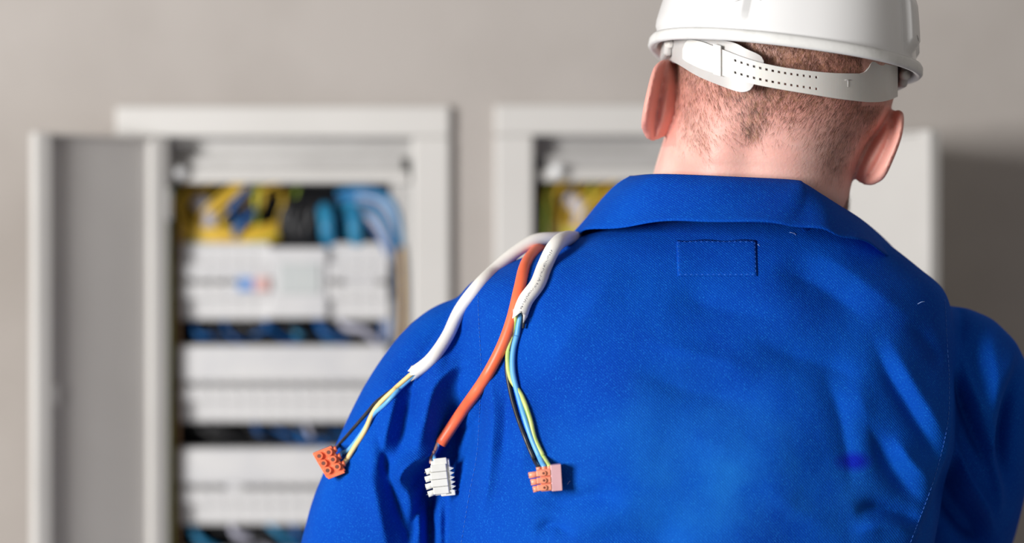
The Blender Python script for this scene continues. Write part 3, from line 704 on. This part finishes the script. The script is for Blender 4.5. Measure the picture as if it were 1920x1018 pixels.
# ---- trousers and boots
leg = lambda sx: tube_geo([(.155+sx*.07, 2.03, 1.0), (.155+sx*.085, 2.03, .85), (.155+sx*.10, 2.02, .5), (.155+sx*.11, 2.03, .12), (.155+sx*.11, 2.03, .06)], [.10, .105, .085, .07, .07], 24)
tr = remesh([leg(-1), leg(1), tube_geo([(.155, 2.035, .82), (.155, 2.035, .9), (.155, 2.035, 1.0), (.155, 2.035, 1.03)], [.13, .165, .165, .16], 32, flat=.72, up=Vector((0, -1, 0)))], .011)
smooth(tr.data, 6); tr.name = 'trousers'; tr.data.name = 'trousers'; tr.data.materials.clear(); tr.data.materials.append(M['trousers']); tr.data.polygons.foreach_set('use_smooth', [True]*len(tr.data.polygons)); put(tr, person)
for sx in (-1, 1):
    x = .155+sx*.11
    bt = remesh([tube_geo([(x, 2.04, .02), (x, 2.035, .08), (x, 2.03, .16)], [.046, .05, .055], 20), tube_geo([(x, 2.0, .035), (x, 2.06, .05), (x, 2.14, .04), (x, 2.21, .034)], [.034, .046, .046, .034], 20)], .007)
    smooth(bt.data, 4); c_ = get_co(bt.data); c_[:, 2] = np.maximum(c_[:, 2], 0.0); set_co(bt.data, c_)
    bt.name = 'boot'; bt.data.name = 'boot'; bt.data.materials.clear(); bt.data.materials.append(M['boot']); bt.data.polygons.foreach_set('use_smooth', [True]*len(bt.data.polygons)); put(bt, person)

# ------------------------------------------------------------------ hard hat
YH = 2.028; roll = math.radians(7.6); hc = P(1470, 108, YH)
hat = empty('hard_hat', hc); hat.rotation_euler = (0, 0, 0); tag(hat, 'white hard hat with milky adjustable strap on the worker\'s head', 'hard hat')
RM = Matrix.Rotation(roll, 4, 'Y')
aw, bd, Hh = .1085, .135, .158
def shell_pt(th, h, off=0.0):
    k = h/Hh; r = (1-min(k, 1)**2.5)**(1/2.3)*(1-.10*math.sin(min(k*2.0, math.pi/2))); r = max(r, 0)
    c, s = math.cos(th), math.sin(th); n = 2.25
    x = math.copysign(abs(c)**(2/n), c)*(aw*r+off); y = math.copysign(abs(s)**(2/n), s)*(bd*r+off)
    return Vector((x, y, h))
def hat_obj(name, V, Fc, m, smooth_=True):
    o = mesh(name, [RM @ Vector(v) for v in V], Fc, M[m], None, smooth_); o.parent = hat; return o
NT, NH = 240, 48; V, Fc = [], []
def bumps(th, h):
    """raised ribs and pads moulded in the shell (angle th measured from +x, rear is -90 degrees)"""
    d = math.degrees(th); d = (d+180) % 360-180; o = 0
    def pad(c, wd, h0, h1, am, e=1.6):
        a = max(0, min(1, (wd-abs(d-c))/e+.5)); b = max(0, min(1, (h-h0)/.006)); c_ = max(0, min(1, (h1-h)/.008)); f = a*b*c_; return am*f*f*(3-2*f)
    o += pad(-121, 7.5, .010, .2, .0050, 1.2); o += pad(-165, 14, .006, .2, .0046); o += pad(-32, 6, .012, .060, .0065, 2); o += pad(-90, 15, .05, .2, .0018, 3); o += pad(0, 12, .01, .08, .003, 3); o += pad(180, 12, .01, .08, .003, 3)
    return o
for j in range(NH+1):
    h = Hh*(1-(1-j/NH)**1.6) if j < NH else Hh
    for i in range(NT):
        th = 2*math.pi*i/NT; V.append(shell_pt(th, h, bumps(th, h)))
for j in range(NH):
    for i in range(NT): a = j*NT+i; b = j*NT+(i+1) % NT; Fc.append((a, b, b+NT, a+NT))
sh = hat_obj('shell', V, Fc, 'hat'); so = sh.modifiers.new('s', 'SOLIDIFY'); so.thickness = .0025; so.offset = -1
# rolled rim: swept lip section
V, Fc = [], []; sec = [(-.001, .004), (.0035, .0045), (.0052, .002), (.0056, -.003), (.0040, -.0052), (.001, -.0050), (-.002, -.003)]
for i in range(NT):
    th = 2*math.pi*i/NT
    fr_ = max(0, math.sin(th))**3*.035            # peak at the front
    for o_, z in sec:
        q = shell_pt(th, 0, o_+(fr_ if o_ > 0 else 0)); V.append(Vector((q.x, q.y, z-fr_*.25)))
k = len(sec)
for i in range(NT):
    for j in range(k): a = i*k+j; b = i*k+(j+1) % k; c = ((i+1) % NT)*k; Fc.append((a, b, c+(j+1) % k, c+j))
fixn(hat_obj('rim', V, Fc, 'rim'))
# inner gutter of the rim and the plastic cradle ring
V, Fc = [], []
for i in range(NT):
    th = 2*math.pi*i/NT
    for o_, z in ((-.003, -.002), (-.008, .012), (-.010, .03), (-.006, .03)): q = shell_pt(th, 0, o_); V.append(Vector((q.x, q.y, z)))
for i in range(NT):
    for j in range(3): a = i*4+j; c = ((i+1) % NT)*4+j; Fc.append((a, a+1, c+1, c))
hat_obj('inner_liner', V, Fc, 'nylon2')
for sgn in (-1, 1):                                # side clips that hang just below the rim
    V, Fc = [], []; cx = sgn*(aw-.010)
    for (y0, y1, z0, z1) in ((-.026, .026, -.014, .010),): box(V, Fc, cx-.0035, cx+.0035, y0, y1, z0, z1)
    o = hat_obj('side_clip', V, Fc, 'nylon2', False); b_ = o.modifiers.new('b', 'BEVEL'); b_.width = .003; b_.segments = 3
    v, f = tube_geo([(cx-sgn*.002, -.027, -.004), (cx+sgn*.001, -.031, -.004)], .004, 10); hat_obj('clip_peg', v, f, 'nylon')
# scuffs
for th, h, l, a in ((-122, .040, .006, .5), (-119, .034, .004, 1.2), (-114, .050, .007, .8), (-112, .062, .006, 1.4), (-116, .028, .010, .35), (-126, .030, .005, 1.1), (-70, .044, .002, 0), (-108, .030, .002, 0.3), (-31, .022, .006, -.8), (-150, .03, .010, .7)):
    pts = []
    for s in np.linspace(-.5, .5, 5):
        t2 = math.radians(th)+s*l*math.cos(a)/.11; hh = h+s*l*math.sin(a); pts.append(shell_pt(t2, hh, bumps(t2, hh)+.0001))
    v, f = tube_geo(pts, [.0001, .0003, .0004, .0003, .0001], 5); hat_obj('scuff', v, f, 'scuff')
# strap pieces: strips bent round the back of the head
XS, AS, BS = 1472, .0955, .1185
def strap_pt(px, py, off=0.0):
    Y = 1.95
    for _ in range(6):
        x = (px-XS)*Y/F; Y = YH-(BS+off)*math.sqrt(max(.0, 1-min(1, (x/(AS+off)))**2)) if abs(x) < AS+off else YH
    return P(px, py, Y)-hc
def strip(name, top, bot, off, thick, m, xs=None, rows=None, holes=None):
    xs = xs if xs is not None else np.linspace(top[0][0], top[-1][0], 60)
    tx, ty = zip(*top); bx, by = zip(*bot); rows = rows or list(np.linspace(0, 1, 7))
    V, Fc = [], []
    for x in xs:
        a, b = np.interp(x, tx, ty), np.interp(x, bx, by)
        for r in rows: V.append(strap_pt(x, a+(b-a)*r, off))
    n = len(rows)
    for i in range(len(xs)-1):
        for j in range(n-1):
            if holes and holes(i, j, .5*(xs[i]+xs[i+1])): continue
            Fc.append((i*n+j, (i+1)*n+j, (i+1)*n+j+1, i*n+j+1))
    o = mesh(name, V, Fc, M[m], None, False); o.parent = hat; fixn(o)
    s = o.modifiers.new('s', 'SOLIDIFY'); s.thickness = thick; s.offset = 0
    return o
smx = lambda pts, n=8: [tuple(p) for p in catmull(pts, n)]
# under strap coming from the left
strip('under_strap', smx([(1258, 70), (1290, 70), (1340, 74), (1376, 80), (1400, 92), (1425, 104), (1433, 116)]), smx([(1258, 113), (1275, 122), (1310, 143), (1350, 160), (1385, 172), (1404, 170), (1414, 158), (1433, 120)]), -.0005, .0016, 'nylon2', xs=np.linspace(1258, 1432, 50))
# main strap with two rows of holes
hx_ = [1281, 1283, 1286, 1290, 1295]+list(range(1300, 1371, 5))+[1373]
x = 1377.0
hole_cells = set()
while x < 1528: hole_cells.add(len(hx_)-1+1); hx_ += [x, x+4.6]; x += 11.6
hx_ += list(range(1537, 1613, 5)); hx_ = np.array(hx_)
strip('main_strap', smx([(1281, 92), (1290, 76), (1312, 77), (1340, 87), (1400, 110), (1450, 123), (1500, 131), (1560, 137), (1612, 138)]),
      smx([(1281, 110), (1290, 117), (1320, 131), (1360, 143), (1410, 157), (1460, 167), (1520, 177), (1570, 185), (1612, 190)]), .0022, .0016, 'nylon', xs=hx_, rows=[0, .08, .19, .29, .5, .68, .78, .92, 1], holes=lambda i, j, xm: (i in hole_cells) and j in (2, 5))
xsr = list(np.linspace(1612, 1681.5, 26))
strip('strap_end_plate', smx([(1612, 138), (1622, 134), (1630, 124), (1634, 116), (1650, 118), (1668, 122), (1682, 124)]), smx([(1612, 190), (1630, 191.5), (1650, 191), (1668, 187), (1682, 181)]), .0022, .0016, 'nylon', xs=xsr)
strip('keeper_loop', [(1338, 82), (1352, 86)], [(1338, 139), (1352, 143)], .0040, .0014, 'nylon', xs=np.linspace(1338, 1352, 5))
strip('neck_cradle', smx([(1262, 60), (1400, 66), (1550, 90), (1681, 112)]), smx([(1262, 76), (1400, 74), (1550, 98), (1681, 128)]), -.003, .0012, 'nylon2')
# raised mark on the strap
for bb in ([(1590, 150), (1590, 163)], [(1584, 150), (1596, 150)]):
    v, f = tube_geo([strap_pt(*bb[0], .0032)]+[strap_pt((bb[0][0]+bb[1][0])/2, (bb[0][1]+bb[1][1])/2, .0032)]+[strap_pt(*bb[1], .0032)], .0003, 5); o = mesh('moulded_mark', v, f, M['nylon2'], None); o.parent = hat

# ------------------------------------------------------------------ cables over the shoulder
def lay(pl, r, n=7, lift=0.0):
    """path from (px, py[, Y]) control points laid on the jacket; Y given where it runs free of the cloth"""
    out = []
    for q in pl:
        if len(q) == 3: out.append(P(*q)); continue
        h = hit(*q)
        out.append(P(q[0], q[1], (h[0].y if h else 2.03)-r*1.15-lift))
    p = catmull([tuple(v) for v in out], n)
    for _ in range(14): p[1:-1, 1] = .25*p[:-2, 1]+.5*p[1:-1, 1]+.25*p[2:, 1]
    # never sink in the cloth
    for v in p:
        x, y = 960+v[0]/v[1]*F, 509-(v[2]-ZC)/v[1]*F; h = hit(x, y)
        if v[1] > 2.0 and y < 480: continue
        if h and v[1] > h[0].y-r*.9: k = (h[0].y-r*.9)/v[1]; v *= 1; v[0] *= k; v[2] = ZC+(v[2]-ZC)*k; v[1] *= k
    return [Vector(v) for v in p]
def cable_root(label, p): e = empty('cable', p); return tag(e, label, 'cable', 'cables draped over the shoulder')
def sheath(pts, r, m, root, torn=True, flat=1.0):
    sides = 14; V, Fc = tube_geo(pts, r, sides, caps=False, flat=flat)
    V = [Vector(v) for v in V]; n = len(pts)
    if torn:                                      # ragged cut end
        d = (pts[-1]-pts[-2]).normalized()
        for k in range(sides): V[(n-1)*sides+k] += d*random.choice([-.003, -.001, .0015, .0045])*1.0
    o = mesh('sheath', V, Fc, M[m], root); s = o.modifiers.new('s', 'SOLIDIFY'); s.thickness = .0007; s.offset = -1
    return o
def terminal_block(root, cx, cy, Y, ex, ez, poles, body_m, tube_m, screw_m, mode):
    """ex, ez: pixel directions of the block's width and length. Built in its own frame, x across, z along, y to the viewer's far side"""
    s = Y/F*1.12; ux = Vector((ex[0], 0, -ex[1])).normalized(); uz = Vector((ez[0], 0, -ez[1])).normalized(); uy = Vector((0, 1, 0))
    org = P(cx, cy, Y)
    T = lambda x, y, z: org+ux*(x*s)+uz*(z*s)+uy*(y*s)
    part = None
    def solid(name, b, m, par, bev=.0006):
        V, Fc = [], []; box(V, Fc, *b); o = mesh(name, [T(*v) for v in V], Fc, M[m], None, False); fixn(o)
        b_ = o.modifiers.new('b', 'BEVEL'); b_.width = bev; b_.segments = 2; o.parent = par
        if par == root: o.location = -Vector(root.location)
        return o
    def cyl(name, p0, p1, r, m, par, sides=12):
        V, Fc = tube_geo([T(*p0), T(*((p0[i]+p1[i])/2 for i in range(3))), T(*p1)], r*s, sides); o = mesh(name, V, Fc, M[m], None); o.parent = par
        for p in o.data.polygons: p.use_smooth = len(p.vertices) == 4
        return o
    return T, solid, cyl
def torus_tower(cyl, p, ax, r, h, m, sm, par):
    q = tuple(p[i]+ax[i]*h for i in range(3)); q2 = tuple(p[i]+ax[i]*(h+.4) for i in range(3))
    cyl('screw_tower', p, q, r, m, par); cyl('screw', tuple(p[i]+ax[i]*(h-.5) for i in range(3)), q2, r*.55, sm, par, 10)

# (1) white cable to the orange block at the sleeve
p = lay([(1110, 470, 2.13), (1072, 448, 2.06), (1040, 447, 2.04), (1003, 451, 2.03), (965, 474, 2.022), (925, 508), (893, 540), (862, 582), (838, 632), (808, 674), (775, 700)], .0052)
c1 = cable_root('white sheathed cable reaching down the sleeve to an orange terminal block', p[-1])
sheath(p, .0054, 'sheath', c1)
e = p[-1]
T, solid, cyl = terminal_block(c1, 617, 866, (hit(640, 866) or [Vector((0, 2.02, 0))])[0].y-.012, (33, -13), (25, 43), 3, 't_orange', 't_orange', 'screw', 'face')
tb = solid('terminal_block', (-17, 17, -4, 12, -24, 24), 't_orange', c1)
for i in range(3):
    for sx in (-8.5, 8.5):
        torus_tower(cyl, (sx, -4, -16+i*14), (0, -1, 0), 6.2, 6, 't_orange', 'screw', tb)
        solid('wire_collar', (sx-6.5, sx+6.5, -6, -2, -21+i*14, -11+i*14), 't_orange', tb)
    cyl('wire_entry', (17, 3, -16+i*14), (22, 3, -16+i*14), 5.2, 't_orange', tb)
solid('end_flange', (-15, 15, -7, 8, 22, 27), 't_orange', tb)
def lead(root, pl, r, m, start, end):
    q = [start]+[Vector(v) for v in (lay(pl, r, 5) if pl else [])]+[end]
    return tube('wire', [Vector(v) for v in catmull([tuple(v) for v in q], 4)], r, M[m], root, 9)
yb1 = T(20, 3, 0).y
lead(c1, [(748, 722), (705, 765), (684, 808), (665, 838), (650, 862)], .0021, 'c_cream', e+Vector((.006, 0, .006)), T(19, 2, 12))
lead(c1, [(752, 726), (722, 758), (700, 778), (678, 812), (655, 842), (640, 850)], .0018, 'c_blue', e+Vector((.007, .002, .004)), T(19, 3, -2))
lead(c1, [(745, 724), (708, 752), (690, 772), (664, 802), (636, 834)], .0016, 'c_black', e+Vector((.005, .002, .006)), T(19, 3, -16))
# (2) orange cable to the white block
p = lay([(1048, 466, 2.08), (1024, 461, 2.055), (1004, 471, 2.02), (985, 497), (974, 540), (960, 598), (940, 652), (908, 712), (866, 772), (826, 832)], .0046)
c2 = cable_root('orange sheathed cable hanging down the back to a white terminal block', p[-1])
sheath(p, .0048, 'orange', c2, torn=False)
e = p[-1]
h = hit(850, 900); T, solid, cyl = terminal_block(c2, 826, 895, (h[0].y if h else 1.95)-.018, (1, -.10), (.12, 1), 4, 't_white', 't_white', 'screw_grey', 'side')
tb = solid('terminal_block', (-13, 18, -8, 14, -29, 29), 't_white', c2)
for i in range(4):
    z = -17+i*12.5
    solid('pole_housing', (-17+abs(i-1.5)*2, 12, -14, -4, z-5.9, z+6.1), 't_white', tb)
    cyl('screw_tower', (-10, -7, z+2), (-27+abs(i-1.6)*2.5, -9, z+5), 5.0, 't_white', tb); cyl('screw', (-24, -9, z+4.5), (-27.4+abs(i-1.6)*2.5, -9, z+5), 2.6, 'screw_grey', tb, 8)
for i in range(6):
    z = -14+i*7.6
    V = [T(*v) for v in ((16, -11, z-3.9), (16, -11, z+3.9), (24, -9, z), (16, 10, z-3.9), (16, 10, z+3.9), (24, 8, z))]
    o = mesh('ridge', V, [(0, 1, 2), (3, 5, 4), (0, 2, 5, 3), (1, 4, 5, 2), (0, 3, 4, 1)], M['t_white'], None, False); fixn(o); o.parent = tb
solid('pole_housing', (-8, 14, -11, -4, -33, -22), 't_white', tb); solid('end_flange', (-2, 22, -12, 6, 22, 31), 't_white', tb); solid('slot', (6, 15, -12.6, -11, 24, 28), 'screw_grey', tb, .0002)
lead(c2, [(818, 842), (813, 852)], .0017, 'c_blue', e+Vector((0, 0, .004)), T(-6, 0, -30))
lead(c2, [(816, 844), (808, 856)], .0015, 'c_pink', e+Vector((-.001, .001, .004)), T(-13, 0, -26))
# (3) printed white cable to the salmon block
p = lay([(1120, 475, 2.13), (1090, 452, 2.05), (1062, 447, 1.985), (1040, 462, 1.962), (1022, 497), (1008, 532), (986, 562), (974, 592)], .0058)
c3 = cable_root('printed white cable beside the collar leading to a salmon terminal block', p[-1])
sh3 = sheath(p, .0063, 'sheath', c3)
bvh_s = BVHTree.FromPolygons([v.co.copy() for v in sh3.data.vertices], [list(f.vertices) for f in sh3.data.polygons])
e = p[-1]
V, Fc = [], []; k0 = int(len(p)*.47); R = random.Random(4)            # faint printed marks along the sheath
pp = catmull([tuple(v) for v in p[k0:]], 5); i = 0
while i < len(pp)-2:
    a = Vector(pp[i]); t_ = (Vector(pp[i+1])-a).normalized(); side = t_.cross(Vector((0, -1, 0))).normalized()
    for _ in range(R.choice([1, 1, 2])):
        hgt = R.uniform(.0007, .0014); o0 = R.uniform(-.0008, .0006); w_ = R.uniform(.00014, .00026); cc = a+t_*R.uniform(-.0004, .0004); n0 = len(V)
        for so_, st_ in ((o0, -w_), (o0, w_), (o0+hgt, w_), (o0+hgt, -w_)):
            q = cc+side*so_+t_*st_; r_ = bvh_s.ray_cast(q+Vector((0, -.03, 0)), Vector((0, 1, 0)))
            V.append((r_[0] if r_[0] is not None else q)+Vector((0, -.00015, 0)))
        Fc.append((n0, n0+1, n0+2, n0+3))
    i += R.choice([1, 1, 2, 2, 3])
pr = mesh('printed_marks', V, Fc, M['ink'], c3, False); tag(pr, 'line of tiny grey print', kind='stuff')
h = hit(1022, 898); T, solid, cyl = terminal_block(c3, 1022, 899, h[0].y-.013, (1, -.09), (.06, 1), 3, 't_salmon', 't_salmon', 'screw', 'side')
tb = solid('terminal_block', (-8, 12, -8, 12, -18, 19), 't_salmon', c3)
solid('end_cover', (10, 28, -12, 13, -24, 20), 't_pink', tb)
for i in range(3):
    z = -12+i*12
    solid('pole_housing', (-14, 10, -13, -5, z-5, z+5), 't_salmon', tb); cyl('screw_tower', (-10, -7, z+1), (-27+i*3, -9, z+2), 5.2, 't_salmon', tb); cyl('screw', (-25+i*3, -9, z+2), (-27.5+i*3, -9, z+2), 2.8, 'screw', tb, 8)
    cyl('screw_tower', (-2, -12, z), (-2, -16, z), 4.2, 't_salmon', tb); cyl('screw', (-2, -15, z), (-2, -16.3, z), 2.2, 'screw', tb, 8)
    cyl('wire_entry', (-9+i*9, 0, -16), (-10+i*9, 0, -22), 4.4, 't_salmon', tb)
lead(c3, [(962, 625), (952, 665), (957, 708), (978, 742), (993, 782), (1003, 822), (1020, 858)], .0020, 'c_green', e+Vector((-.002, 0, .004)), T(9, 0, -20))
lead(c3, [(970, 625), (962, 660), (962, 700), (973, 745), (986, 790), (998, 825), (1013, 860)], .0023, 'c_blue', e+Vector((.001, .001, .004)), T(0, 0, -20))
lead(c3, [(964, 630), (950, 680), (956, 730), (968, 775), (986, 825), (1003, 865)], .0017, 'c_black', e+Vector((-.001, .003, .004)), T(-9, 0, -20))
tube('wire', [e+Vector((.003, -.001, .004)), e+Vector((.0035, -.001, -.004)), e+Vector((.003, -.002, -.010))], .0012, M['c_black'], c3, 8)
